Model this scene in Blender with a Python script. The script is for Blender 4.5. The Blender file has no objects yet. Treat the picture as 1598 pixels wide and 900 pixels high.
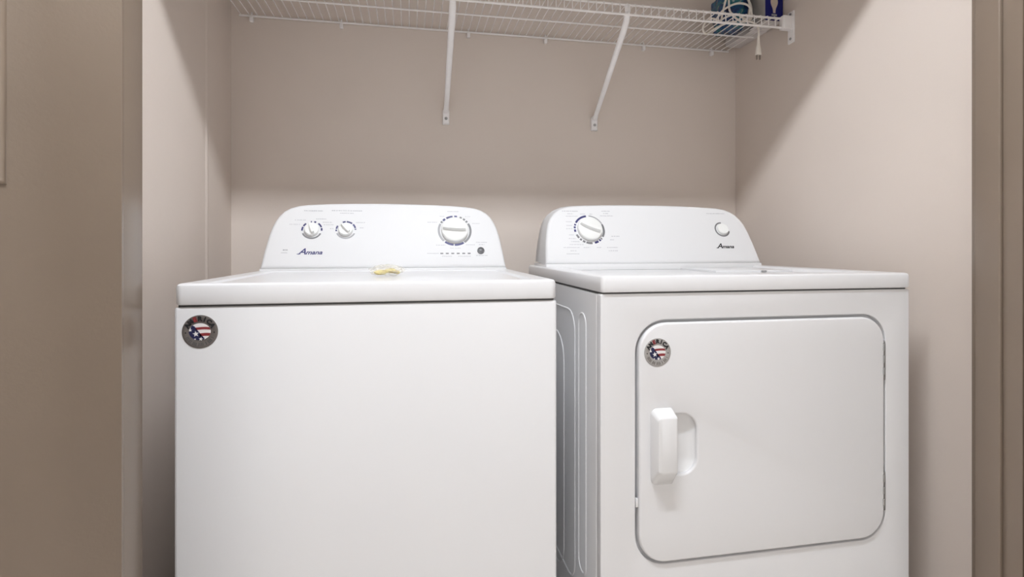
import bpy, bmesh, math, random
from mathutils import Vector, Matrix, noise
R = math.radians
random.seed(7)
C = bpy.context.scene.collection
SC = bpy.context.scene

# ------------------------------------------------------------------ camera
cam_d = bpy.data.cameras.new('camera')
cam = bpy.data.objects.new('camera', cam_d)
C.objects.link(cam)
cam.location = (0, 0, .983)
cam.rotation_euler = (R(90), 0, -math.atan(159/836))
cam_d.sensor_fit = 'HORIZONTAL'
cam_d.sensor_width = 36
cam_d.lens = 836/1598*36
cam_d.shift_y = -65/1598
cam_d.clip_start = .02
SC.camera = cam

# ------------------------------------------------------------------ light
W = bpy.data.worlds.new('world')
W.use_nodes = True
W.node_tree.nodes['Background'].inputs[0].default_value = (1, .985, .975, 1)
W.node_tree.nodes['Background'].inputs[1].default_value = .98
SC.world = W
BULB_STRENGTH = 318
BULB_COLOR = (.905, .945, 1)
LAMP_X, LAMP_Y, LAMP_Z = (-.24, .46), .43, 2.372
SC.view_settings.view_transform = 'Standard'
SC.view_settings.look = 'None'
SC.view_settings.exposure = 0.0
SC.view_settings.gamma = 1
SC.view_settings.use_curve_mapping = False

# ------------------------------------------------------------------ materials
def mat(name, col, rough=.5, var=.03, vscale=6, bump=0, bscale=200, metal=0, coat=0, spec=.5, trans=0, alpha=1):
    m = bpy.data.materials.new(name)
    m.use_nodes = True
    nt = m.node_tree
    p = nt.nodes['Principled BSDF']
    p.inputs['Roughness'].default_value = rough
    p.inputs['Metallic'].default_value = metal
    p.inputs['Coat Weight'].default_value = coat
    p.inputs['Coat Roughness'].default_value = .08
    p.inputs['Specular IOR Level'].default_value = spec
    p.inputs['Transmission Weight'].default_value = trans
    p.inputs['Alpha'].default_value = alpha
    tc = nt.nodes.new('ShaderNodeTexCoord')
    n = nt.nodes.new('ShaderNodeTexNoise')
    n.inputs['Scale'].default_value = vscale
    n.inputs['Detail'].default_value = 4
    nt.links.new(tc.outputs['Object'], n.inputs['Vector'])
    r = nt.nodes.new('ShaderNodeValToRGB')
    r.color_ramp.elements[0].position = .3
    r.color_ramp.elements[1].position = .7
    r.color_ramp.elements[0].color = [c*(1-var) for c in col] + [1]
    r.color_ramp.elements[1].color = [min(1, c*(1+var)) for c in col] + [1]
    nt.links.new(n.outputs['Fac'], r.inputs['Fac'])
    nt.links.new(r.outputs['Color'], p.inputs['Base Color'])
    if bump:
        b = nt.nodes.new('ShaderNodeTexNoise')
        b.inputs['Scale'].default_value = bscale
        b.inputs['Detail'].default_value = 3
        nt.links.new(tc.outputs['Object'], b.inputs['Vector'])
        bn = nt.nodes.new('ShaderNodeBump')
        bn.inputs['Strength'].default_value = bump
        bn.inputs['Distance'].default_value = .002
        nt.links.new(b.outputs['Fac'], bn.inputs['Height'])
        nt.links.new(bn.outputs['Normal'], p.inputs['Normal'])
    return m

def emit(name, col, s):
    m = bpy.data.materials.new(name)
    m.use_nodes = True
    p = m.node_tree.nodes['Principled BSDF']
    p.inputs['Base Color'].default_value = (*col, 1)
    p.inputs['Emission Color'].default_value = (*col, 1)
    p.inputs['Emission Strength'].default_value = s
    return m

M = dict(
    wall=mat('wall_paint', (.735, .652, .588), .62, .02, 2.5, .10, 260),
    taupe=mat('taupe_trim_paint', (.222, .174, .134), .24, .03, 5, .05, 160),
    taupe_door=mat('taupe_door_paint', (.190, .146, .108), .42, .03, 5, .16, 170),
    moulding=mat('glossy_taupe_moulding', (.215, .168, .128), .2, .03, 5, coat=.4),
    ceil=mat('ceiling_paint', (.80, .78, .75), .7, .02),
    carpet=mat('beige_carpet', (.74, .685, .63), .9, .12, 60, .5, 500),
    enamel=mat('white_enamel', (.785, .785, .795), .30, .006, 3, .02, 90, coat=.25),
    plastic=mat('white_plastic', (.79, .79, .795), .24, .006, 3, 0, coat=.35),
    panel=mat('satin_panel_plastic', (.74, .74, .745), .5, .006, 3, spec=.22),
    knob=mat('warm_white_plastic', (.83, .835, .815), .3, .006),
    wire=mat('white_vinyl_wire', (.90, .87, .855), .35, .02, 30),
    brace=mat('white_brace_paint', (.93, .91, .91), .3, .02, 30),
    seam=mat('dark_gap', (.09, .086, .085), .7, .05),
    navy=mat('navy_print', (.030, .030, .13), .5, .1),
    ink_shade_grey=mat('grey_print_and_shade', (.17, .17, .175), .5, .1),
    lightgrey=mat('light_grey_print_and_shade', (.34, .34, .35), .5, .1),
    caption=mat('faint_grey_print', (.50, .50, .52), .5, .1),
    chrome=mat('satin_chrome', (.20, .20, .21), .22, .05, metal=.85),
    buttongrey=mat('dark_button', (.13, .13, .135), .38, .05),
    steel=mat('hinge_steel', (.38, .38, .38), .35, .1, 80, metal=.6),
    pewter=mat('pewter_disc', (.15, .132, .122), .4, .12, 90, metal=.15),
    silver=mat('silver_disc', (.36, .345, .33), .35, .12, 90, metal=.2),
    black=mat('black_print', (.015, .015, .018), .5, .1),
    red=mat('red_print', (.24, .025, .03), .5, .1),
    white=mat('white_print', (.82, .81, .80), .5, .02),
    starblue=mat('flag_blue', (.012, .014, .07), .5, .1),
    boxblue=mat('blue_carton', (.006, .008, .125), .6, .1, 30, spec=.25),
    boxgrey=mat('grey_carton', (.36, .34, .32), .6, .08, 40),
    boxwhite=mat('white_carton', (.74, .70, .69), .6, .03, 40),
    bulbprint=mat('bulb_print', (.60, .50, .42), .5, .05),
    cord=mat('white_cord', (.84, .79, .72), .4, .02),
    brass=mat('plug_prong', (.35, .31, .27), .35, .1, metal=.6),
    gold=mat('yellow_contents', (.95, .76, .22), .35, .15, 60),
    darkgold=mat('brown_gold_contents', (.40, .28, .05), .35, .2, 60),
    hole=mat('nail_hole', (.22, .19, .18), .8, .1),
)
M['pouch'] = mat('clear_film', (.93, .90, .80), .2, .02, alpha=.30)
M['bulb'] = emit('lit_bulb', BULB_COLOR, BULB_STRENGTH)


def bag_material():
    m = bpy.data.materials.new('blue_printed_film')
    m.use_nodes = True
    nt = m.node_tree
    p = nt.nodes['Principled BSDF']
    p.inputs['Roughness'].default_value = .22
    tc = nt.nodes.new('ShaderNodeTexCoord')
    n = nt.nodes.new('ShaderNodeTexNoise')
    n.inputs['Scale'].default_value = 22
    n.inputs['Detail'].default_value = 2
    n.inputs['Distortion'].default_value = 1.2
    nt.links.new(tc.outputs['Object'], n.inputs['Vector'])
    r = nt.nodes.new('ShaderNodeValToRGB')
    el = r.color_ramp.elements
    el[0].position = .30; el[0].color = (.008, .010, .035, 1)
    el[1].position = .45; el[1].color = (.012, .05, .16, 1)
    for q, c in ((.56, (.015, .11, .22, 1)), (.64, (.03, .16, .17, 1)), (.70, (.35, .42, .45, 1))):
        e = el.new(q); e.color = c
    nt.links.new(n.outputs['Fac'], r.inputs['Fac'])
    nt.links.new(r.outputs['Color'], p.inputs['Base Color'])
    return m
M['bag'] = bag_material()

# ------------------------------------------------------------------ helpers
def empty(name, label, cat, loc, group=None):
    o = bpy.data.objects.new(name, None)
    C.objects.link(o)
    o.empty_display_size = .1
    o.location = loc
    o['label'] = label
    o['category'] = cat
    if group: o['group'] = group
    return o

def wloc(o):
    v = Vector((0, 0, 0))
    while o is not None:
        v += o.location
        o = o.parent
    return v

def finish(name, me, m, parent=None, label=None, smooth=38):
    """link a mesh given in world coordinates as one object (under parent)"""
    if parent is not None:
        me.transform(Matrix.Translation(-wloc(parent)))
    me.materials.clear()
    me.materials.append(m)
    me.polygons.foreach_set('use_smooth', [True]*len(me.polygons))
    me.set_sharp_from_angle(angle=R(smooth))
    o = bpy.data.objects.new(name, me)
    C.objects.link(o)
    o.parent = parent
    if label: o['label'] = label
    return o

def obj(name, bm, m, parent=None, label=None, smooth=38, recalc=True):
    if recalc:
        bmesh.ops.recalc_face_normals(bm, faces=bm.faces)
    me = bpy.data.meshes.new(name)
    bm.to_mesh(me)
    bm.free()
    return finish(name, me, m, parent, label, smooth)

def B(): return bmesh.new()

def box(bm, x0, x1, y0, y1, z0, z1, bev=0, seg=3):
    vs = [bm.verts.new((x, y, z)) for x in (x0, x1) for y in (y0, y1) for z in (z0, z1)]
    fs = [bm.faces.new([vs[i] for i in q]) for q in
          ((0, 1, 3, 2), (4, 6, 7, 5), (0, 4, 5, 1), (2, 3, 7, 6), (0, 2, 6, 4), (1, 5, 7, 3))]
    if bev:
        es = list({e for f in fs for e in f.edges})
        bmesh.ops.bevel(bm, geom=es, offset=bev, segments=seg, profile=.5, affect='EDGES')
    return vs

def tube(bm, pts, r, n=8, closed=False, cap=True, flat=1.0, up=None):
    """tube along a polyline; r may be a list; flat squashes the second axis"""
    pts = [Vector(p) for p in pts]
    N = len(pts)
    rs = r if isinstance(r, (list, tuple)) else [r]*N
    tang = []
    for i in range(N):
        a = pts[(i-1) % N] if (closed or i > 0) else pts[i]
        b = pts[(i+1) % N] if (closed or i < N-1) else pts[i]
        tang.append((b-a).normalized())
    u = Vector(up) if up else (Vector((0, 0, 1)) if abs(tang[0].z) < .9 else Vector((1, 0, 0)))
    rings = []
    for i in range(N):
        t = tang[i]
        u = (u - t*u.dot(t))
        if u.length < 1e-6: u = t.orthogonal()
        u.normalize()
        v = t.cross(u)
        rings.append([bm.verts.new(pts[i] + (u*math.cos(2*math.pi*k/n) + v*math.sin(2*math.pi*k/n)*flat)*rs[i]) for k in range(n)])
    for i in range(N if closed else N-1):
        a, b = rings[i], rings[(i+1) % N]
        for k in range(n):
            bm.faces.new((a[k], a[(k+1) % n], b[(k+1) % n], b[k]))
    if cap and not closed:
        bm.faces.new(rings[0][::-1]); bm.faces.new(rings[-1])

def spline(pts, k=8, closed=False):
    """Catmull-Rom samples"""
    P = [Vector(p) for p in pts]
    N = len(P)
    out = []
    for i in range(N if closed else N-1):
        g = (lambda j: P[j % N]) if closed else (lambda j: P[max(0, min(N-1, j))])
        p0, p1, p2, p3 = g(i-1), g(i), g(i+1), g(i+2)
        for s in range(k):
            t = s/k
            out.append(.5*((2*p1) + (p2-p0)*t + (2*p0-5*p1+4*p2-p3)*t*t + (3*p1-p0-3*p2+p3)*t**3))
    if not closed: out.append(P[-1])
    return out

def lathe(bm, prof, n=32, mtx=None):
    """prof = [(radius, height)...]; axis z"""
    rings = []
    mtx = mtx or Matrix()
    for r, h in prof:
        if r < 1e-6:
            rings.append([bm.verts.new(mtx @ Vector((0, 0, h)))])
        else:
            rings.append([bm.verts.new(mtx @ Vector((r*math.cos(2*math.pi*k/n), r*math.sin(2*math.pi*k/n), h))) for k in range(n)])
    for a, b in zip(rings, rings[1:]):
        for k in range(n):
            k2 = (k+1) % n
            if len(a) == 1 and len(b) == 1: continue
            if len(a) == 1: bm.faces.new((a[0], b[k2], b[k]))
            elif len(b) == 1: bm.faces.new((a[k], a[k2], b[0]))
            else: bm.faces.new((a[k], a[k2], b[k2], b[k]))
    for rg in (rings[0], rings[-1]):
        if len(rg) > 2: bm.faces.new(rg)

def loft(bm, loops, cap0=True, cap1=True):
    L = [[bm.verts.new(p) for p in lp] for lp in loops]
    n = len(L[0])
    for a, b in zip(L, L[1:]):
        for k in range(n):
            bm.faces.new((a[k], a[(k+1) % n], b[(k+1) % n], b[k]))
    if cap0: bm.faces.new(L[0][::-1])
    if cap1: bm.faces.new(L[-1])

def rrect(x0, x1, y0, y1, r, n=8):
    rr = r if isinstance(r, (list, tuple)) else (r,)*4     # corners: x1y1, x0y1, x0y0, x1y0
    out = []
    for (cx, cy, sx, sy, a), q in zip(((x1, y1, -1, -1, 0), (x0, y1, 1, -1, 90), (x0, y0, 1, 1, 180), (x1, y0, -1, 1, 270)), rr):
        for k in range(n+1):
            t = R(a + 90*k/n)
            out.append((cx+sx*q + q*math.cos(t), cy+sy*q + q*math.sin(t)))
    return out

def offset(poly, d):
    """inward offset of a ccw polygon by vertex normals"""
    n = len(poly); out = []
    for i in range(n):
        a = Vector(poly[i-1]); p = Vector(poly[i]); b = Vector(poly[(i+1) % n])
        e1 = (p-a); e2 = (b-p)
        if e1.length < 1e-9: e1 = e2
        if e2.length < 1e-9: e2 = e1
        n1 = Vector((-e1.y, e1.x)).normalized(); n2 = Vector((-e2.y, e2.x)).normalized()
        m = (n1+n2)
        m.normalize()
        k = d/max(.35, m.dot(n1))
        out.append((p.x+m.x*k, p.y+m.y*k))
    return out

def plate_mesh(name, loops, depth, bevel=0, res=3):
    """flat plate with holes from 2-D loops (first outer, rest holes): local z from 0 (back) to depth (front)"""
    cu = bpy.data.curves.new(name, 'CURVE')
    cu.dimensions = '2D'
    cu.fill_mode = 'BOTH'
    for lp in loops:
        s = cu.splines.new('POLY')
        s.points.add(len(lp)-1)
        for q, p in zip(s.points, lp): q.co = (p[0], p[1], 0, 1)
        s.use_cyclic_u = True
    cu.extrude = depth/2 - bevel
    cu.bevel_depth = bevel
    cu.bevel_resolution = res
    cu.offset = -bevel
    t = bpy.data.objects.new(name, cu)
    me = bpy.data.meshes.new_from_object(t)
    bpy.data.objects.remove(t)
    bpy.data.curves.remove(cu)
    me.transform(Matrix.Translation((0, 0, depth/2)))
    bm = B(); bm.from_mesh(me)
    bmesh.ops.remove_doubles(bm, verts=bm.verts, dist=1e-6)
    bm.to_mesh(me); bm.free()
    return me

def text_mesh(body, size, shear=0, extr=.0003, bold=0, align='CENTER', space=1):
    cu = bpy.data.curves.new('lettering', 'FONT')
    cu.body = body
    cu.size = size
    cu.shear = shear
    cu.extrude = extr
    cu.offset = bold
    cu.align_x = align
    cu.space_character = space
    cu.resolution_u = 4
    t = bpy.data.objects.new('lettering', cu)
    me = bpy.data.meshes.new_from_object(t)
    bpy.data.objects.remove(t); bpy.data.curves.remove(cu)
    return me

def join(meshes):
    bm = B()
    for me in meshes:
        bm.from_mesh(me)
    return bm

FRONT = Matrix(((1, 0, 0, 0), (0, 0, -1, 0), (0, 1, 0, 0), (0, 0, 0, 1)))     # local x,y,z -> world x, z, -y

def front_at(y):                    # plate whose back lies at world y, coming towards -y
    return Matrix.Translation((0, y, 0)) @ FRONT

def arc_piece(bm, cx, cy, r0, r1, a0, a1, h=.0005):
    n = max(3, int(abs(a1-a0)/7))
    v = []
    for k in range(n+1):
        t = R(a0 + (a1-a0)*k/n)
        v.append([bm.verts.new((cx+r*math.cos(t), cy+r*math.sin(t), z)) for r, z in ((r0, 0), (r0, h), (r1, h), (r1, 0))])
    for a, b in zip(v, v[1:]):
        for k in range(4):
            bm.faces.new((a[k], a[(k+1) % 4], b[(k+1) % 4], b[k]))
    bm.faces.new(v[0]); bm.faces.new(v[-1][::-1])

def bar2(bm, x0, x1, y0, y1, h=.0004):
    box(bm, x0, x1, y0, y1, 0, h)

def caption(bm, x0, x1, y, hh=.0032):
    """illegible small print: short strokes with word gaps"""
    x = x0
    while x < x1:
        w = random.uniform(.0025, .0055)
        bar2(bm, x, min(x1, x+w), y-hh/2*random.uniform(.75, 1), y+hh/2*random.uniform(.75, 1))
        x += w + random.choice((.0009, .0012, .0024))

# ------------------------------------------------------------------ setting
def struct(name, bm, m, parent=None, smooth=38):
    o = obj(name, bm, m, parent, None, smooth)
    if parent is None: o['kind'] = 'structure'
    return o

XL, XR, YB = -.571, 1.240, 1.88         # closet inside
JL, JR = -.42, 1.192                    # door opening
J0, J1 = .8535, .952                    # jamb depth
HEAD = 2.005
CEIL = 2.44
HX0, HX1, HY0 = -1.75, 2.35, -1.9       # hall

b = B(); box(b, HX0-.1, HX1+.1, HY0, YB+.1, -.1, 0); struct('floor', b, M['carpet'])
b = B(); box(b, HX0-.1, HX1+.1, HY0, YB+.1, CEIL, CEIL+.1); struct('ceiling', b, M['ceil'])
b = B(); box(b, XL-.1, XR+.1, YB, YB+.1, 0, CEIL); struct('wall_back', b, M['wall'])
b = B(); box(b, XL-.1, XL, J1, YB, 0, CEIL); wl = struct('wall_left', b, M['wall'])
b = B(); box(b, XR, XR+.1, J1, YB, 0, CEIL); struct('wall_right', b, M['wall'])
# wall around the opening (left piece, right piece and header in one wall)
b = B()
box(b, HX0, JL-.018, J0, J1, 0, CEIL)
box(b, JR+.018, HX1, J0, J1, 0, CEIL)
box(b, JL-.018, JR+.018, J0, J1, HEAD+.018, CEIL)
struct('wall_front', b, M['wall'])
b = B(); box(b, HX0-.1, HX0, HY0, J1, 0, CEIL); struct('wall_hall_left', b, M['wall'])
b = B(); box(b, HX1, HX1+.1, HY0, J1, 0, CEIL); struct('wall_hall_right', b, M['wall'])

# jambs: board + door stop (+ head)
def jamb(name, x0, x1, sx, ya, yb):
    b = B(); box(b, x0, x1, J0, J1, 0, HEAD, .0015, 2)
    o = struct(name, b, M['taupe'])
    b = B()
    xi = x1 if sx > 0 else x0
    box(b, *sorted((xi, xi+sx*.010)), J0+ya, J0+yb, 0, HEAD-.01, .003, 3)
    obj('door_stop', b, M['taupe'], o)
    return o
jamb('trim_1', JL-.018, JL, 1, .004, .022)
jamb('trim_2', JR, JR+.018, -1, .0345, .0855)
b = B(); box(b, JL-.018, JR+.018, J0, J1, HEAD, HEAD+.018, .0015, 2); hd = struct('trim_3', b, M['taupe'])
b = B(); box(b, JL+.002, JR-.002, J0+.0345, J0+.0855, HEAD-.010, HEAD, .003, 3); obj('door_stop', b, M['taupe'], hd)

def casing(name, x0, x1, z0, z1):
    b = B(); box(b, x0, x1, J0-.010, J0, z0, z1, .004, 3)
    struct(name, b, M['taupe'])
casing('trim_4', JL-.085, JL-.020, 0, HEAD+.02)
casing('trim_5', JR+.010, JR+.080, 0, HEAD+.02)
casing('trim_6', JL-.085, JR+.080, HEAD+.022, HEAD+.09)

def baseboard(name, x0, x1, y0, y1):
    b = B(); box(b, x0, x1, y0, y1, 0, .085, .004, 2); struct(name, b, M['taupe'])
baseboard('baseboard_back', XL+.012, XR-.012, YB-.012, YB)
baseboard('baseboard_left', XL, XL+.012, J1, YB-.012)
baseboard('baseboard_right', XR-.012, XR, J1, YB-.012)

# panelled doors, opened outwards.  local x runs from hinge edge, local y = up, local z = visible face
def door(name, corner, direc, thick=.035, width=.76, mirror=False):
    d = Vector((direc[0], direc[1], 0)).normalized()
    up = Vector((0, 0, 1))
    nrm = d.cross(up)
    if mirror: nrm = -nrm
    m = Matrix(((d.x, up.x, nrm.x, corner[0]), (d.y, up.y, nrm.y, corner[1]), (0, 1, nrm.z, .012), (0, 0, 0, 1)))
    z0 = -thick
    holes = [(.118, width-.118, 1.045, 1.86), (.118, width-.118, .15, .47)]
    loops = [[(0, 0), (width, 0), (width, 1.98), (0, 1.98)]]
    for h in holes: loops.append([(h[0], h[2]), (h[1], h[2]), (h[1], h[3]), (h[0], h[3])])
    me = plate_mesh(name, loops, thick, .0012, 2)
    me.transform(m @ Matrix.Translation((0, 0, z0)))
    if mirror: me.flip_normals()
    o = finish(name, me, M['taupe_door']); o['kind'] = 'structure'
    for h in holes:
        b = B()
        box(b, h[0]-.001, h[1]+.001, h[2]-.001, h[3]+.001, z0+.009, z0+thick-.010)
        b.transform(m); obj('panel', b, M['taupe_door'], o)
        # moulding: ogee ring round the panel, proud of the face
        b = B()
        rect = lambda k: [(h[0]+k, h[2]+k), (h[1]-k, h[2]+k), (h[1]-k, h[3]-k), (h[0]+k, h[3]-k)]
        lp = []
        for k, z in ((-.001, -.002), (-.0005, .0012), (.001, .0026), (.003, .003), (.0055, .0024), (.008, 0), (.0105, -.0045), (.013, -.0085), (.018, -.0095), (.018, -.014)):
            lp.append([(x, y, z) for x, y in rect(k)])
        loft(b, lp, False, False)
        b.transform(m); obj('moulding', b, M['moulding'], o)
    for zz in (.22, 1.0, 1.76):
        b = B()
        lathe(b, [(0, -.045), (.006, -.044), (.006, .044), (0, .045)], 12, m @ Matrix.Translation((.007, zz, z0+.001)) @ Matrix.Rotation(R(-90), 4, 'X'))
        obj('hinge', b, M['taupe_door'], o)
    return o
door('door_1', (-.3848, .815), (-.70, -.714), mirror=True)
door('door_2', (1.1875, .8465), (.55, -.835))

b = B(); lathe(b, [(0, 0), (.004, .0), (.0045, .001), (0, .0012)], 12, Matrix.Translation((XL, 1.352, .204)) @ Matrix.Rotation(R(90), 4, 'Y'))
obj('nail_hole', b, M['hole'], wl)
# soft vertical ridge of a plasterboard joint in the left wall
b = B()
prof = [(1.654, 0), (1.660, .0012), (1.665, .0026), (1.669, .0026), (1.674, .0012), (1.680, 0)]
loft(b, [[(XL+h, y, z) for y, h in prof] for z in (.0, CEIL)])
obj('plaster_ridge', b, M['wall'], wl, None, 80)

# ------------------------------------------------------------------ ceiling lamp (hall)
t = empty('ceiling_lamp', 'long white tube lamp on the hall ceiling in front of the closet', 'lamp', ((LAMP_X[0]+LAMP_X[1])/2, LAMP_Y, CEIL))
b = B(); box(b, LAMP_X[0]-.03, LAMP_X[1]+.03, LAMP_Y-.045, LAMP_Y+.045, CEIL-.030, CEIL, .006, 2)
obj('base', b, M['plastic'], t)
for x in LAMP_X:
    b = B(); box(b, x-.012, x+.012, LAMP_Y-.02, LAMP_Y+.02, LAMP_Z-.025, CEIL-.028, .004, 2)
    obj('lamp_holder', b, M['plastic'], t)
b = B(); tube(b, [(LAMP_X[0]+.014, LAMP_Y, LAMP_Z), (LAMP_X[1]-.014, LAMP_Y, LAMP_Z)], .019, 14)
obj('bulb', b, M['bulb'], t)

# ------------------------------------------------------------------ control consoles
AL = R(25)
class Console:
    def __init__(s, Y0, z0):
        s.Y0, s.z0 = Y0, z0
        sa, ca = math.sin(AL), math.cos(AL)
        s.m = Matrix(((1, 0, 0, 0), (0, sa, -ca, Y0), (0, ca, sa, z0), (0, 0, 0, 1)))
    def part(s, name, bm, m, parent, label=None, smooth=38):
        bm.transform(s.m)
        return obj(name, bm, m, parent, label, smooth)
    def body(s, poly, yback, parent):
        b = B()
        r = .010
        loops = []
        for k in range(5):
            a = k/4*math.pi/2
            ins, dep = r*(1-math.sin(a)), -r*(1-math.cos(a))
            q = offset(poly, ins)
            loops.append([tuple(s.m @ Vector((x, max(y, .0), dep))) for x, y in q])
        last = loops[-1]
        for fr, ins in ((.5, .0), (.93, .002), (1.0, .010)):
            q = offset(poly, ins)
            lp = []
            for (x, y), p in zip(q, last):
                f = s.m @ Vector((x, max(y, 0), 0))
                lp.append((f.x, p[1]+(yback-p[1])*fr, f.z))
            loops.append(lp)
        loft(b, loops)
        return obj('control_panel', b, M['panel'], parent, 'glossy white tilted control panel with rounded top corners', 50)
    def ring(s, name, cx, cy, segs, m, parent, w=.004, r=.026):
        for a0, a1 in segs:
            b = B(); arc_piece(b, cx, cy, r-w/2, r+w/2, a0, a1)
            s.part(name, b, m, parent)
    def knob(s, cx, cy, r, h, ang, parent, label, grip=(.92, .26)):
        T = Matrix.Translation((cx, cy, 0))
        b = B()
        lathe(b, [(r*1.0, 0), (r*1.0, h*.35), (r*.97, h*.45), (r*.90, h*.52), (0, h*.58)], 40, T)
        k = s.part('knob', b, M['knob'], parent, label)
        b = B()
        L, wd = r*grip[0], r*grip[1]
        out = [(-L*.86, -wd*.8), (-L*.3, -wd*1.05), (L*.4, -wd*.8), (L, 0), (L*.4, wd*.8), (-L*.3, wd*1.05), (-L*.86, wd*.8)]
        top = [(x*.95, y*.55) for x, y in out]
        loft(b, [[(x, y, h*.45) for x, y in out], [(x*.98, y*.8, h*.9) for x, y in out], [(x, y, h) for x, y in top]])
        b.transform(T @ Matrix.Rotation(R(ang), 4, 'Z'))
        s.part('knob_grip', b, M['knob'], k)
        return k
    def logo(s, x, y, w, m, parent):
        # capital A larger, rest small and wide, slanted
        a = text_mesh('A', w*.40, .38, .0003, w*.006, 'LEFT')
        a.transform(Matrix.Scale(1.15, 4, (1, 0, 0)))
        wa = max(v.co.x for v in a.vertices)
        c = text_mesh('mana', w*.27, .30, .0003, w*.006, 'LEFT')
        wc = max(v.co.x for v in c.vertices)
        sc = (w - wa*.97)/wc
        c.transform(Matrix.Translation((wa*.95, 0, 0)) @ Matrix.Scale(sc, 4, (1, 0, 0)))
        b = join([a, c])
        # leading flourish of the A
        bar2(b, -w*.05, w*.10, w*.0, w*.025)
        b.transform(Matrix.Translation((x, y, .0003)))
        s.part('logo', b, m, parent, 'slanted dark lettering reading Amana')

def body_outline(cx, pts):
    """right half listed bottom to top -> closed ccw polygon, symmetric"""
    rt = [(cx+x, y) for x, y in pts]
    lf = [(cx-x, y) for x, y in reversed(pts) if x > 1e-6]
    return rt + lf

# ------------------------------------------------------------------ washing machine
WX0, WX1, WY0, WY1 = -.4096, .2895, 1.038, 1.705
wm = empty('washing_machine', 'white top-loading washing machine on the left, two small knobs and one large knob', 'washing machine', (-.06, 1.37, 0))
b = B()
lp = rrect(WX0, WX1, WY0, WY1, .007, 5)
loft(b, [[(x, y, .03) for x, y in lp], [(x, y, .871) for x, y in lp], [(x, y, .8745) for x, y in offset(lp, .0012)], [(x, y, .876) for x, y in offset(lp, .004)]])
obj('cabinet', b, M['enamel'], wm)
b = B(); box(b, WX0+.006, WX1-.006, WY0+.006, WY1-.006, .874, .882); obj('seam', b, M['seam'], wm, 'dark gap under the top')
for x in (WX0+.06, WX1-.06):
    for y in (WY0+.06, WY1-.06):
        b = B(); lathe(b, [(.022, 0), (.022, .008), (.014, .012), (.014, .034)], 16, Matrix.Translation((x, y, 0)))
        obj('foot', b, M['seam'], wm, 'black levelling foot')
# top with a sunk lid opening
b = B()
lp = rrect(WX0+.001, WX1-.001, WY0-.003, WY1, .014, 6)
sh = rrect(WX0+.045, WX1-.045, WY0+.030, 1.515, .02, 6)
def near(poly, n):                      # same vertex count for both loops
    return poly
loft(b, [[(x, y, .8795) for x, y in offset(lp, .004)], [(x, y, .8805) for x, y in offset(lp, .001)], [(x, y, .884) for x, y in lp], [(x, y, .910) for x, y in lp],
         [(x, y, .9145) for x, y in offset(lp, .0015)], [(x, y, .9170) for x, y in offset(lp, .0045)], [(x, y, .9180) for x, y in offset(lp, .009)],
         [(x, y, .9180) for x, y in offset(sh, -.012)], [(x, y, .9165) for x, y in offset(sh, -.006)], [(x, y, .9085) for x, y in sh]], True, True)
top = obj('top_panel', b, M['enamel'], wm, None, 30)
b = B()
ld = rrect(WX0+.052, WX1-.052, WY0+.037, 1.508, .018, 6)
loft(b, [[(x, y, .907) for x, y in ld], [(x, y, .9125) for x, y in ld], [(x, y, .9150) for x, y in offset(ld, .003)], [(x, y, .9155) for x, y in offset(ld, .008)]])
obj('lid', b, M['enamel'], wm, None, 30)
# console
cs = Console(1.53, .9255)
cxw = -.0605
half = [(.3345, 0), (.329, .052), (.322, .100), (.3155, .128), (.309, .146), (.300, .163), (.288, .177), (.272, .188), (.250, .1955), (.222, .1995), (.170, .2030), (.110, .2050), (.050, .2062), (0, .2065)]
poly = body_outline(cxw, half)
cs.body(poly, 1.70, wm)
b = B(); box(b, cxw-.335, cxw+.335, 1.5285, 1.70, .914, .9235, .002, 2); obj('console_plinth', b, M['plastic'], wm)
V = -.007           # face shift: origin sits 7 mm up the face
def W_(y): return y+V
k1 = (-.2703, W_(.1222)); k2 = (-.1787, W_(.1228)); k3 = (.1289, W_(.1232))
cs.knob(*k1, .0195, .020, 112, wm, 'small white knob pointing up and slightly left')
cs.knob(*k2, .0195, .020, 135, wm, 'small white knob pointing diagonally up left')
cs.knob(*k3, .0395, .026, 180, wm, 'large white cycle knob with its grip lying level', (.9, .20))
cs.ring('dial_mark', *k1, [(-4, 14), (20, 52), (68, 80), (94, 100), (130, 152), (158, 184)], M['navy'], wm, .0046, .0262)
cs.ring('dial_arc', *k1, [(204, 336)], M['ink_shade_grey'], wm, .0042, .0258)  # lower arc: the knob's shadow painted on the panel in grey
cs.ring('dial_mark', *k2, [(2, 9), (14, 44), (52, 88), (94, 112), (150, 172), (178, 188)], M['navy'], wm, .0046, .0262)
cs.ring('dial_arc', *k2, [(204, 336)], M['lightgrey'], wm, .0042, .0258)  # shade under the second small knob, painted as a lighter grey arc
cs.ring('dial_mark', *k3, [(96, 120), (80, 90), (126, 136), (232, 264), (268, 302)], M['navy'], wm, .0062, .0465)
cs.ring('dial_mark', *k3, [(62, 70), (48, 56), (36, 43), (140, 148), (306, 318)], M['ink_shade_grey'], wm, .0062, .0465)
cs.ring('dial_arc', *k3, [(-42, 30)], M['ink_shade_grey'], wm, .0062, .0465)
cs.ring('dial_arc', *k3, [(152, 226)], M['lightgrey'], wm, .0062, .0465)
b = B(); lathe(b, [(.0105, 0), (.0105, .003), (.0095, .0045), (.0085, .0045), (.0080, .0030), (.0060, .0042), (.003, .0050), (0, .0052)], 24, Matrix.Translation((.2025, W_(.058), 0)))
cs.part('start_button', b, M['buttongrey'], wm, 'round dark grey button')
for i in range(6):
    b = B(); x = .0893+i*.01575; box(b, x-.0043, x+.0043, W_(.0476), W_(.0512), 0, .0008, .0004, 1)
    cs.part('indicator_light', b, M['ink_shade_grey'], wm)
cs.logo(-.3010, W_(.0478), .064, M['navy'], wm)
b = B()
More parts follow.
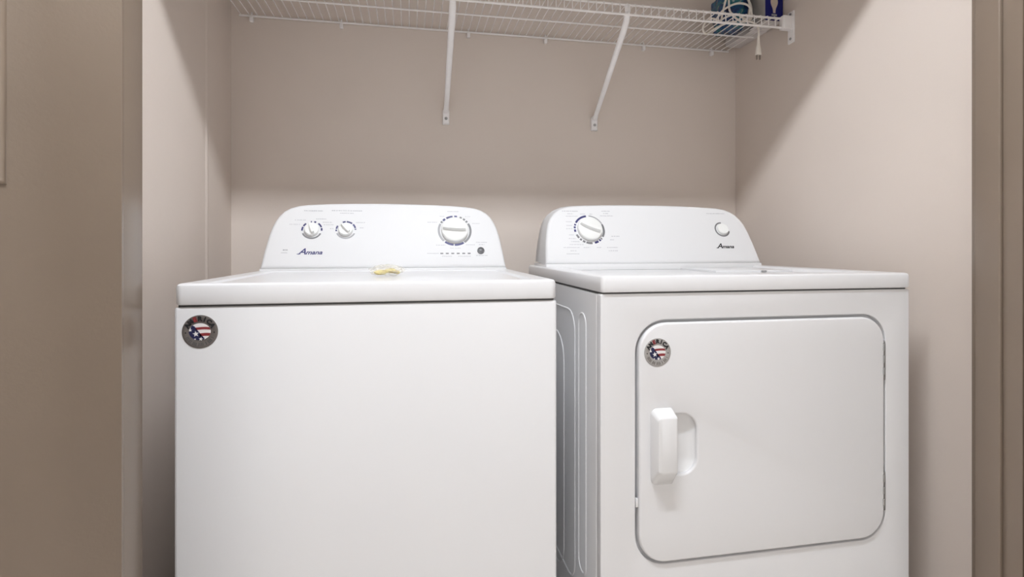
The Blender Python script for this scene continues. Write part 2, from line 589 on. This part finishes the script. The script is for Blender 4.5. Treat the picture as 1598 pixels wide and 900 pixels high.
for x0, x1, y in ((-.2955, -.2451, .1835), (-.2205, -.1352, .185), (-.1972, -.160, .1768),
                  (-.318, -.288, .1535), (-.331, -.303, .1400), (-.262, -.234, .1575),
                  (-.243, -.216, .147), (-.240, -.212, .139), (-.152, -.126, .147), (-.222, -.212, .127), (-.141, -.130, .130),
                  (.109, .1436, .1868), (.050, .078, .150), (.182, .204, .147), (.074, .100, .076), (.160, .186, .077), (.114, .144, .0665),
                  (.048, .083, .0496), (.190, .222, .085), (.198, .214, .0775), (.188, .222, .0425), (.090, .118, .0405), (.136, .172, .0405), (.086, .100, .170), (.162, .178, .170)):
    caption(b, x0, x1, W_(y), .0030 if y > .18 else .0022)
cs.part('printed_captions', b, M['caption'], wm)['kind'] = 'stuff'
b = B(); caption(b, -.341, -.329, W_(.061), .004); bar2(b, -.345, -.329, W_(.052), W_(.053)); cs.part('model_tag', b, M['lightgrey'], wm)['kind'] = 'stuff'

# ------------------------------------------------------------------ round flag badge
def clip_ellipse(poly, rx, ry, n=40):
    E = [(rx*math.cos(2*math.pi*k/n), ry*math.sin(2*math.pi*k/n)) for k in range(n)]
    out = poly
    for i in range(n):
        a, c = E[i], E[(i+1) % n]
        ins = lambda p: (c[0]-a[0])*(p[1]-a[1])-(c[1]-a[1])*(p[0]-a[0]) >= 0
        res = []
        for j in range(len(out)):
            p, q = out[j-1], out[j]
            if ins(p) != ins(q):
                d1 = (c[0]-a[0])*(p[1]-a[1])-(c[1]-a[1])*(p[0]-a[0]); d2 = (c[0]-a[0])*(q[1]-a[1])-(c[1]-a[1])*(q[0]-a[0])
                s = d1/(d1-d2); res.append((p[0]+(q[0]-p[0])*s, p[1]+(q[1]-p[1])*s))
            if ins(q): res.append(q)
        out = res
        if not out: break
    return out

def flat(bm, poly, z0, z1):
    if len(poly) < 3: return
    a = [bm.verts.new((x, y, z0)) for x, y in poly]; c = [bm.verts.new((x, y, z1)) for x, y in poly]
    n = len(poly)
    bm.faces.new(c); bm.faces.new(a[::-1])
    for k in range(n): bm.faces.new((a[k], a[(k+1) % n], c[(k+1) % n], c[k]))

def badge(cx, cz, y, r, disc, parent, label):
    m = Matrix.Translation((cx, y, cz)) @ FRONT
    b = B(); lathe(b, [(r, 0), (r, .0006), (r*.97, .0010), (r*.80, .0010), (r*.78, .0008), (0, .0008)], 48); b.transform(m)
    o = obj('badge', b, disc, parent, label)
    b = B(); E = [(r*.60*math.cos(2*math.pi*k/40), r*.51*math.sin(2*math.pi*k/40)) for k in range(40)]
    flat(b, E, .0007, .0011); b.transform(m); obj('flag_field', b, M['white'], o)
    def wave(y0, y1, x0, x1):
        up = []; dn = []
        for k in range(9):
            x = x0+(x1-x0)*k/8; w = .035*math.sin(k/8*math.pi*1.1)
            up.append((r*x, r*(y1+w))); dn.append((r*x, r*(y0+w)))
        return dn + up[::-1]
    for q in (wave(.10, .25, -.24, .75), wave(-.29, -.11, -.02, .75)):
        b = B(); flat(b, clip_ellipse(q, r*.60, r*.51), .0009, .0013); b.transform(m); obj('flag_stripe', b, M['red'], o)
    b = B(); flat(b, clip_ellipse([(-.48*r, .42*r), (-.30*r, .33*r), (.02*r, -.12*r), (.26*r, -.40*r), (.2*r, -.6*r), (-.7*r, -.6*r), (-.7*r, .05*r), (-.52*r, .05*r)], r*.60, r*.51), .0009, .0013)
    b.transform(m); obj('flag_canton', b, M['starblue'], o)
    for sx, sy, sr, ro in ((-.22, -.13, .19, 8), (.06, -.44, .13, -10), (-.52, .10, .10, 0), (-.26, -.44, .07, 0)):
        b = B()
        st = []
        for k in range(10):
            q = sr*r*(1 if k % 2 == 0 else .42); a = R(90+36*k+ro)
            st.append((sx*r+q*math.cos(a), sy*r+q*math.sin(a)))
        # fan so the star stays valid
        c0 = b.verts.new((sx*r, sy*r, .0015)); vs = [b.verts.new((x, y_, .0015)) for x, y_ in st]
        for k in range(10): b.faces.new((c0, vs[k], vs[(k+1) % 10]))
        b.transform(m); obj('flag_star', b, M['white'], o, recalc=False)
    # arched lettering
    for i in range(7):
        t_ = text_mesh('AMERICA'[i], r*.37, 0, .0002, r*.026)
        t_.transform(Matrix.Rotation(R(62 - i*20.6), 4, 'Z') @ Matrix.Translation((0, r*.655, .0012)))
        b = join([t_]); b.transform(m); obj('letter', b, M['red' if i == 2 else 'black'], o, 'red letter' if i == 2 else None)
    for a in (180+4, -4):
        b = B()
        flat(b, [(r*.79*math.cos(R(a))+r*.045*math.cos(q*math.pi/4), r*.79*math.sin(R(a))+r*.045*math.sin(q*math.pi/4)) for q in range(8)], .0009, .0012)
        b.transform(m); obj('badge_dot', b, M['black'], o)
    # worn, unreadable lower lettering as short strokes
    b = B()
    random.seed(3)
    for a in range(206, 336, 6):
        if random.random() < .8:
            t0 = R(a); w = R(random.uniform(1.2, 2.2)); r0, r1 = r*.68, r*.88
            flat(b, [(rr*math.cos(q), rr*math.sin(q)) for rr, q in ((r0, t0-w), (r1, t0-w), (r1, t0+w), (r0, t0+w))], .0009, .0011)
    b.transform(m); obj('worn_lettering', b, M['pewter'] if disc is M['silver'] else M['seam'], o)['kind'] = 'stuff'
badge(-.3663, .8325, WY0, .0295, M['pewter'], wm, 'round dark grey badge reading AMERICA over a small flag')

# ------------------------------------------------------------------ clothes dryer
DX0, DX1, DY0, DY1 = .3765, 1.1139, 1.0256, 1.70
DT = .889
dr = empty('clothes_dryer', 'white front-loading clothes dryer on the right, square door with recessed pull handle', 'dryer', (.745, 1.36, 0))
b = B()
lp = rrect(DX0, DX1, DY0+.026, DY1, .003, 3)
loft(b, [[(x, y, .03) for x, y in lp], [(x, y, DT-.003) for x, y in lp]])
cab = obj('cabinet', b, M['enamel'], dr)
for x in (DX0+.06, DX1-.06):
    for y in (DY0+.07, DY1-.06):
        b = B(); lathe(b, [(.022, 0), (.022, .008), (.014, .012), (.014, .034)], 16, Matrix.Translation((x, y, 0)))
        obj('foot', b, M['seam'], dr, 'black levelling foot')
# pressed beads on the side sheet
def bead(loop, r=.0030):
    b = B(); tube(b, [(DX0+.0010, y, z) for y, z in loop], r, 8, closed=True, up=(1, 0, 0)); obj('pressed_bead', b, M['enamel'], cab)
bead(rrect(1.116, 1.168, .26, .835, .025, 6))
bead(rrect(1.196, 1.640, .20, .833, .05, 6))
bead(rrect(1.286, 1.560, .17, .765, .07, 8))
# front sheet with the door opening
DO = (.4575, 1.0415, .336, .827)            # door slab
hole = rrect(DO[0]-.006, DO[1]+.009, DO[2]-.007, DO[3]+.006, (.060, .066, .066, .062), 10)
outer = rrect(DX0+.0005, DX1-.0005, .06, DT-.0015, .004, 3)
me = plate_mesh('front_panel', [outer, hole], .0235, .0022, 3)
me.transform(front_at(DY0+.0245))
fp = finish('front_panel', me, M['enamel'], dr, None, 40)
b = B(); box(b, DX0+.008, DX1-.008, DY0+.021, DY0+.0275, .05, DT-.006); obj('seam', b, M['seam'], dr, 'dark gap behind the front sheet')
b = B(); box(b, DX0+.02, DX1-.02, DY0+.0165, DY0+.0215, .07, .87); obj('door_opening', b, M['enamel'], fp)
# kick plate
b = B(); box(b, DX0+.004, DX1-.004, DY0+.012, DY0+.03, .012, .056, .003, 2); obj('kick_plate', b, M['enamel'], dr)
# door
slab = rrect(*DO, (.056, .060, .060, .058), 10)
HXa, HXb, HZ0, HZ1 = .5030, .5850, .514, .638
scoop = rrect(HXa, HXb, HZ0, HZ1, (.034, .004, .004, .034), 8)
me = plate_mesh('door', [slab, scoop], .020, .0048, 4)
me.transform(front_at(DY0+.0150))
dd = finish('door', me, M['enamel'], dr, None, 45)
# scoop bowl behind the hole
b = B()
lps = []
yf = DY0 - .0052
for k in range(7):
    a = k/6*math.pi/2
    ins = .032*(1-math.cos(a)); dep = .0145*math.sin(a)
    q = rrect(HXa-.002, HXb+.002-ins, HZ0-.002+ins, HZ1+.002-ins, (max(.004, .034-ins), .002, .002, max(.004, .034-ins)), 8)
    lps.append([(x, yf+.003+dep, z) for x, z in q])
loft(b, lps, False, True)
obj('handle_recess', b, M['plastic'], dd, None, 60)
# pull bar: flat face with chamfered top, bottom and left flank
HB0, HB1 = .4820, .5275
b = B()
yb = DY0 - .0050
def hb(y, xa, xb, za, zb, r):
    return [(x, y, z) for x, z in rrect(xa, xb, za, zb, (.0015, r, r, .0015), 5)]
zl, zh = .4960, .6530
loft(b, [hb(yb+.001, HB0, HB1, zl, zh, .013), hb(yb-.003, HB0+.0004, HB1, zl+.0015, zh-.0004, .013),
         hb(yb-.023, HB0+.0035, HB1, zl+.0285, zh-.0105, .010), hb(yb-.0265, HB0+.0050, HB1, zl+.0315, zh-.0125, .009), hb(yb-.0280, HB0+.0085, HB1-.002, zl+.0345, zh-.0150, .008)])
obj('handle', b, M['plastic'], dd, None, 35)
# hinges in the right-hand gap
for zc in (.7285, .4352):
    z0, z1 = zc-.043, zc+.043
    xg = DO[1]+.0030
    b = B(); box(b, xg-.0035, xg+.0035, DY0-.0015, DY0+.012, z0, z1, .001, 2)
    hg = obj('hinge', b, M['steel'], dd, 'grey steel hinge')
    for q in range(3):
        zz = z0+.012+q*.027
        b = B(); tube(b, [(xg-.0045, DY0-.003, zz), (xg-.0045, DY0-.003, zz+.016)], .0035, 10)
        obj('hinge_knuckle', b, M['steel'], hg)
b = B(); box(b, DO[0]-.0055, DO[0]-.0005, DY0-.001, DY0+.006, .452, .470, .0012, 2); obj('door_catch', b, M['plastic'], dd)
badge(.4969, .7672, DY0-.0050, .0290, M['silver'], dr, 'round silver badge reading AMERICA over a small flag')
# top with a shallow well
b = B()
lp = rrect(DX0+.0005, DX1-.0005, DY0-.004, DY1, .010, 6)
sh = rrect(DX0+.060, DX1-.060, DY0+.050, 1.640, .02, 6)
ZT = .9243
loft(b, [[(x, y, DT+.0015) for x, y in offset(lp, .004)], [(x, y, DT+.0025) for x, y in offset(lp, .001)], [(x, y, DT+.006) for x, y in lp], [(x, y, ZT-.007) for x, y in lp],
         [(x, y, ZT-.003) for x, y in offset(lp, .0015)], [(x, y, ZT-.0008) for x, y in offset(lp, .0045)], [(x, y, ZT) for x, y in offset(lp, .009)],
         [(x, y, ZT) for x, y in offset(sh, -.012)], [(x, y, ZT-.0015) for x, y in offset(sh, -.006)], [(x, y, ZT-.010) for x, y in sh]])
obj('top_panel', b, M['enamel'], dr, None, 30)
b = B(); box(b, DX0+.006, DX1-.006, DY0+.006, DY1-.01, DT-.006, DT+.003); obj('seam', b, M['seam'], dr, 'dark gap under the top')
b = B(); box(b, .80, 1.03, 1.30, 1.49, ZT-.0105, ZT-.0040, .0012, 2); ll = obj('lint_screen_lid', b, M['enamel'], dr)
b = B(); box(b, .934, .948, 1.2945, 1.3005, ZT-.0095, ZT-.0050, .001, 2); obj('finger_notch', b, M['steel'], ll)
# console
cd = Console(1.513, .9345)
cxd = .7387
half = [(.350, 0), (.3475, .030), (.343, .070), (.336, .110), (.3295, .135), (.321, .152), (.309, .168), (.293, .181), (.272, .1905), (.245, .1955), (.185, .1990), (.120, .2010), (.055, .2020), (0, .2022)]
cd.body(body_outline(cxd, half), 1.665, dr)
b = B(); box(b, cxd-.350, cxd+.350, 1.5115, 1.665, ZT-.010, .9325, .002, 2); obj('console_plinth', b, M['plastic'], dr)
V = -.007
kd = (.5368, W_(.1185)); kb = (.9826, W_(.1218))
cd.knob(*kd, .0385, .026, 160, dr, 'large white timer knob with its grip sloping down right', (.9, .20))
cd.ring('dial_mark', *kd, [(96, 150), (156, 163), (167, 175), (180, 190), (284, 300), (305, 312)], M['navy'], dr, .0062, .0460)
cd.ring('dial_arc', *kd, [(26, 85)], M['lightgrey'], dr, .0034, .0472)
cd.ring('dial_arc', *kd, [(-32, 24), (202, 218), (223, 231), (236, 246), (250, 274), (315, 320)], M['ink_shade_grey'], dr, .0062, .0460)
b = B(); lathe(b, [(.0185, 0), (.0185, .006), (.0165, .0085), (.010, .0080), (0, .0072)], 32, Matrix.Translation((*kb, 0)))
cd.part('start_button', b, M['knob'], dr, 'round white push button')
cd.ring('dial_arc', *kb, [(86, 345)], M['ink_shade_grey'], dr, .0042, .0235)
cd.logo(.9490, W_(.0560), .059, M['black'], dr)
b = B()
for x0, x1, y in ((.4580, .508, .1815), (.474, .492, .1725), (.468, .506, .1640), (.586, .612, .183), (.590, .606, .1750), (.578, .620, .1665), (.942, 1.006, .1795),
                  (.515, .530, .172), (.545, .556, .172), (.466, .484, .145), (.466, .484, .132), (.464, .484, .121), (.470, .486, .100), (.468, .490, .088), (.474, .500, .078), (.468, .512, .068),
                  (.448, .498, .0585), (.468, .486, .0475), (.455, .494, .0375), (.510, .530, .0585), (.552, .566, .0585), (.584, .618, .0585), (.588, .616, .0475), (.604, .630, .096), (.598, .610, .084)):
    caption(b, x0, x1, W_(y), .0030 if y > .18 else .0024)
cd.part('printed_captions', b, M['caption'], dr)['kind'] = 'stuff'

# ------------------------------------------------------------------ yellow packet on the washer lid
pk = empty('plastic_packet', 'small crumpled clear plastic packet with yellow contents on the washing machine lid', 'packet', (-.052, 1.265, .9155))
def crumple(cx, cy, cz, sx, sy, sz, amp, seed, mtx=None, sub=4):
    b = B(); bmesh.ops.create_icosphere(b, subdivisions=sub, radius=1)
    for v in b.verts:
        d = v.co.normalized()
        q = 1 + amp*noise.noise(d*2.2+Vector((seed, 0, 0))) + amp*.5*noise.noise(d*5+Vector((0, seed, 0)))
        p = Vector((d.x*sx*q, d.y*sy*q, d.z*sz*q))
        if mtx: p = mtx @ p
        v.co = p + Vector((cx, cy, cz))
    return b
b = crumple(-.052, 1.265, .9292, .037, .024, .0125, .28, 4.2)
for v in b.verts: v.co.z = max(v.co.z, .9157)
obj('film', b, M['pouch'], pk, 'clear crumpled film', 70)
for i, (x, y, z, sx, sy, sz, mm) in enumerate(((-.067, 1.262, .9245, .014, .009, .0055, 'gold'), (-.045, 1.266, .9275, .014, .010, .0055, 'gold'), (-.037, 1.256, .9255, .0105, .006, .0030, 'darkgold'), (-.029, 1.262, .9245, .006, .006, .004, 'gold'))):
    b = crumple(x, y, z, sx, sy, sz, .35, i*3.1+1, None, 3)
    obj('yellow_piece' if mm == 'gold' else 'brown_piece', b, M[mm], pk, None, 60)

# ------------------------------------------------------------------ wire shelf
ZS = 1.735                                  # deck rail height
YR, YM, YF = 1.8735, 1.722, 1.570
SX0, SX1 = -.545, 1.2055
ws = empty('wire_shelf', 'white vinyl-coated wire shelf across the closet back wall above both machines', 'shelf', (.33, 1.72, ZS))
def rail(name, y, z, r, x1=SX1):
    b = B(); tube(b, [(SX0, y, z), (x1, y, z)], r, 10); return obj(name, b, M['wire'], ws)
rail('back_rail', YR, ZS, .0035)
rail('middle_rail', YM, ZS-.004, .0030)
rail('front_rail', YF, ZS+.000, .0036)
rail('front_rail', YF-.004, ZS-.0315, .0038)
b = B()
zt = ZS+.0045
prof = [(YR, zt), (YF+.004, zt), (YF-.0035, zt-.002), (YF-.0062, zt-.010), (YF-.0078, ZS-.033)]
tube(b, [(0, y, z) for y, z in prof],   .00170, 6, up=(1, 0, 0))
w0 = obj('wire', b, M['wire'], ws)
base_x = ws.location.x
nW = 69
for i in range(nW):
    o = w0 if i == 0 else w0.copy()
    if i: C.objects.link(o); o.parent = ws
    o.location = (SX0 + .004 + i*(SX1-SX0-.008)/(nW-1), 0, 0)
# mesh of a wire was shifted by -root; put x back
w0.data.transform(Matrix.Translation((base_x - ws.location.x - 0, 0, 0)))
for o in [c for c in ws.children if c.name.split('.')[0] == 'wire']:
    o.location.x -= 0
# wall clips
for x in (-.5071, -.2263, .201, .4789, .8563, 1.1344):
    b = B()
    box(b, x-.0055, x+.0055, YR-.008, YB, ZS-.020, ZS-.0035, .002, 2)
    tube(b, [(x, YR+.0045*math.cos(R(a)), ZS+.0045*math.sin(R(a))) for a in range(-120, 121, 24)], .0024, 8, up=(1, 0, 0))
    tube(b, [(x, YR-.001, ZS+.005), (x, YR+.002, ZS+.011)], .003, 8)
    obj('wall_clip', b, M['brace'], ws)
# diagonal braces
for x in (.1225, .6630):
    b = B()
    P = [(x, YF-.004, ZS-.0245), (x, YF+.006, ZS-.048), (x, YF+.03, ZS-.072), (x, 1.845, 1.468), (x, 1.866, 1.449)]
    tube(b, P, [.0085, .0105, .0105, .0085, .0095], 14, flat=.62, up=(1, 0, 0))
    br = obj('brace', b, M['brace'], ws, None, 60)
    b = B()
    q = rrect(x-.0115, x+.0115, 1.408, 1.462, (.009, .009, .002, .002), 5)
    loft(b, [[(a, YB, z) for a, z in q], [(a, YB-.010, z) for a, z in q], [(a, YB-.0125, z) for a, z in offset(q, .0025)]])
    obj('brace_foot', b, M['brace'], br)
    b = B(); lathe(b, [(.0052, 0), (.0052, .0015), (.0035, .003), (.0012, .0022), (0, .0022)], 16, Matrix.Translation((x, YB-.0125, 1.428)) @ Matrix.Rotation(R(90), 4, 'X'))
    obj('screw', b, M['steel'], br)
    b = B()
    tube(b, [(x, YF-.004+.0075*math.cos(R(a)), ZS-.0315+.0075*math.sin(R(a))) for a in range(-70, 200, 22)], .0040, 8, up=(1, 0, 0))
    tube(b, [(x, YF-.006, ZS-.024), (x, YF-.001, ZS+.001)], .0095, 10, flat=.45, up=(1, 0, 0))
    obj('brace_hook', b, M['brace'], br)
# end bracket on the right wall
b = B()
box(b, XR-.006, XR, YF-.018, YF+.010, ZS-.080, ZS+.024, .0015, 2)
box(b, SX1-.006, XR-.004, YF-.0155, YF+.006, ZS-.0375, ZS+.0065, .002, 2)
eb = obj('end_bracket', b, M['brace'], ws)
for z in (ZS-.066, ZS+.014):
    b = B(); lathe(b, [(.0045, 0), (.0045, .0015), (.003, .003), (0, .003)], 14, Matrix.Translation((XR-.006, YF-.004, z)) @ Matrix.Rotation(R(-90), 4, 'Y'))
    obj('screw', b, M['steel'], eb)
# end bracket on the left wall
b = B()
box(b, XL, XL+.006, YF-.018, YF+.010, ZS-.080, ZS+.024, .0015, 2)
box(b, XL+.004, SX0+.006, YF-.0155, YF+.006, ZS-.0375, ZS+.0065, .002, 2)
obj('end_bracket', b, M['brace'], ws)

DK = zt + .0018                             # top of deck wires
# ------------------------------------------------------------------ things on the shelf
bx = empty('light_bulb_box', 'blue carton with a light bulb picture standing at the right end of the wire shelf', 'box', (1.199, 1.645, DK))
X0, X1, Y0, Y1 = 1.1655, 1.2335, 1.603, 1.688
H = .118
b = B(); box(b, X0, X1, Y0, Y1, DK+.0005, DK+H, .001, 2); obj('carton', b, M['boxgrey'], bx, 'plain grey side of the carton')
b = B(); box(b, X0+.002, X1-.0005, Y0-.0010, Y0+.0005, DK+.001, DK+H-.0005); obj('front_print', b, M['boxblue'], bx, 'deep blue printed front')
b = B(); box(b, X0+.001, X1-.001, Y0+.001, Y1-.001, DK+.0001, DK+.0012); obj('base_flap', b, M['boxwhite'], bx, 'white carton underside')
# bulb picture
cxx = (X0+X1)/2+.001
bp = [(.0046, .010), (.0048, .018), (.0062, .025), (.0098, .033), (.0126, .040), (.0136, .047), (.0126, .055), (.0088, .062), (.0035, .065)]
q = [(cxx+x, DK+.016+z) for x, z in bp] + [(cxx-x, DK+.016+z) for x, z in reversed(bp)]
me = plate_mesh('bulb_picture', [q], .0005); me.transform(front_at(Y0-.0010)); finish('bulb_picture', me, M['bulbprint'], bx, 'pale printed light bulb')
b = B(); box(b, cxx-.010, cxx+.010, Y0-.0014, Y0-.0009, DK+.016, DK+.0225); obj('printed_strip', b, M['lightgrey'], bx)

wb = empty('white_carton', 'small plain white carton lying on the wire shelf behind the light bulb box', 'box', (1.208, 1.765, DK))
b = B(); box(b, 1.178, 1.2385, 1.690, 1.850, DK, DK+.030, .0015, 2)
o = obj('carton', b, M['boxwhite'], wb)
b = B(); box(b, 1.2075, 1.209, 1.6895, 1.8505, DK+.0295, DK+.0303); obj('lid_seam', b, M['boxgrey'], wb)

bg = empty('plastic_bag', 'dark blue and teal plastic bag on the wire shelf wrapped by white cord', 'bag', (1.10, 1.71, DK))
b = B(); bmesh.ops.create_cube(b, size=2); bmesh.ops.subdivide_edges(b, edges=b.edges, cuts=14, use_grid_fill=True)
for v in b.verts:
    p = v.co.copy()
    s = p.normalized()
    p = p.lerp(s*1.25, .45)
    n_ = noise.noise(p*1.7+Vector((3, 1, 2)))*.16 + noise.noise(p*4.5)*.07
    p *= (1+n_)
    v.co = Vector((1.106+p.x*.043, 1.712+p.y*.052, max(DK+.0004, DK+.062+p.z*.064)))
obj('film', b, M['bag'], bg, None, 80)
b = B()
for k in range(5):
    x = 1.083+k*.008
    tube(b, [(x, 1.70, DK+.112), (x-.004+k*.003, 1.705, DK+.140), (1.078+k*.011, 1.71, DK+.156)], [.008, .006, .0045], 6)
obj('gathered_top', b, M['bag'], bg, None, 80)

co = empty('extension_cord', 'white two-wire extension cord coiled round the blue bag with its plug hanging below the shelf', 'cord', (1.09, 1.66, DK))
r = .0034
def cord(name, pts, closed=False):
    b = B(); tube(b, spline(pts, 9, closed), r, 8, closed=closed); return obj(name, b, M['cord'], co, None, 70)
z = DK + .004
cord('cord_loop', [(1.010, 1.640, z), (1.030, 1.628, z+.030), (1.075, 1.622, z+.052), (1.118, 1.624, z+.050), (1.138, 1.632, z+.022), (1.125, 1.630, z+.002), (1.095, 1.634, z), (1.060, 1.637, z+.030), (1.057, 1.640, z+.075), (1.064, 1.655, z+.115)])
cord('cord_loop', [(1.0340, 1.650, z-.001), (1.040, 1.642, z+.045), (1.055, 1.640, z+.095), (1.085, 1.652, z+.125), (1.122, 1.655, z+.105), (1.139, 1.640, z+.060), (1.134, 1.632, z+.020), (1.118, 1.626, z+.001), (1.098, 1.624, z+.001)])
cord('cord_loop', [(1.025, 1.655, z), (1.045, 1.636, z+.010), (1.078, 1.630, z+.020), (1.105, 1.628, z+.008), (1.120, 1.628, z+.012), (1.129, 1.630, z+.045), (1.124, 1.636, z+.085), (1.104, 1.646, z+.118)])
cord('cord_loop', [(1.022, 1.645, z), (.995, 1.643, z+.004), (.972, 1.645, z-.012), (.967, 1.650, z-.030), (.980, 1.655, z-.043), (1.000, 1.660, z-.032), (1.030, 1.660, z-.014), (1.062, 1.655, z), (1.090, 1.645, z+.003)])
cord('plug_lead', [(1.098, 1.624, z+.001), (1.112, 1.618, z-.006), (1.126, 1.608, z-.0135), (1.1385, 1.601, z-.028), (1.1405, 1.600, z-.048), (1.1400, 1.600, z-.066)])
b = B()
P = [(1.1400, 1.600, z-.062), (1.1400, 1.600, z-.070), (1.1400, 1.600, z-.090), (1.1398, 1.600, z-.102), (1.1398, 1.600, z-.120), (1.1398, 1.600, z-.124)]
tube(b, P, [.0036, .0048, .0058, .0095, .0115, .0105], 14, flat=.62, up=(1, 0, 0))
pl = obj('plug', b, M['cord'], co, None, 50)
for sx in (-.0055, .0055):
    b = B(); box(b, 1.1398+sx-.0012, 1.1398+sx+.0012, 1.5968, 1.6032, z-.139, z-.123, .0004, 1); obj('plug_prong', b, M['brass'], pl, 'metal plug blade')
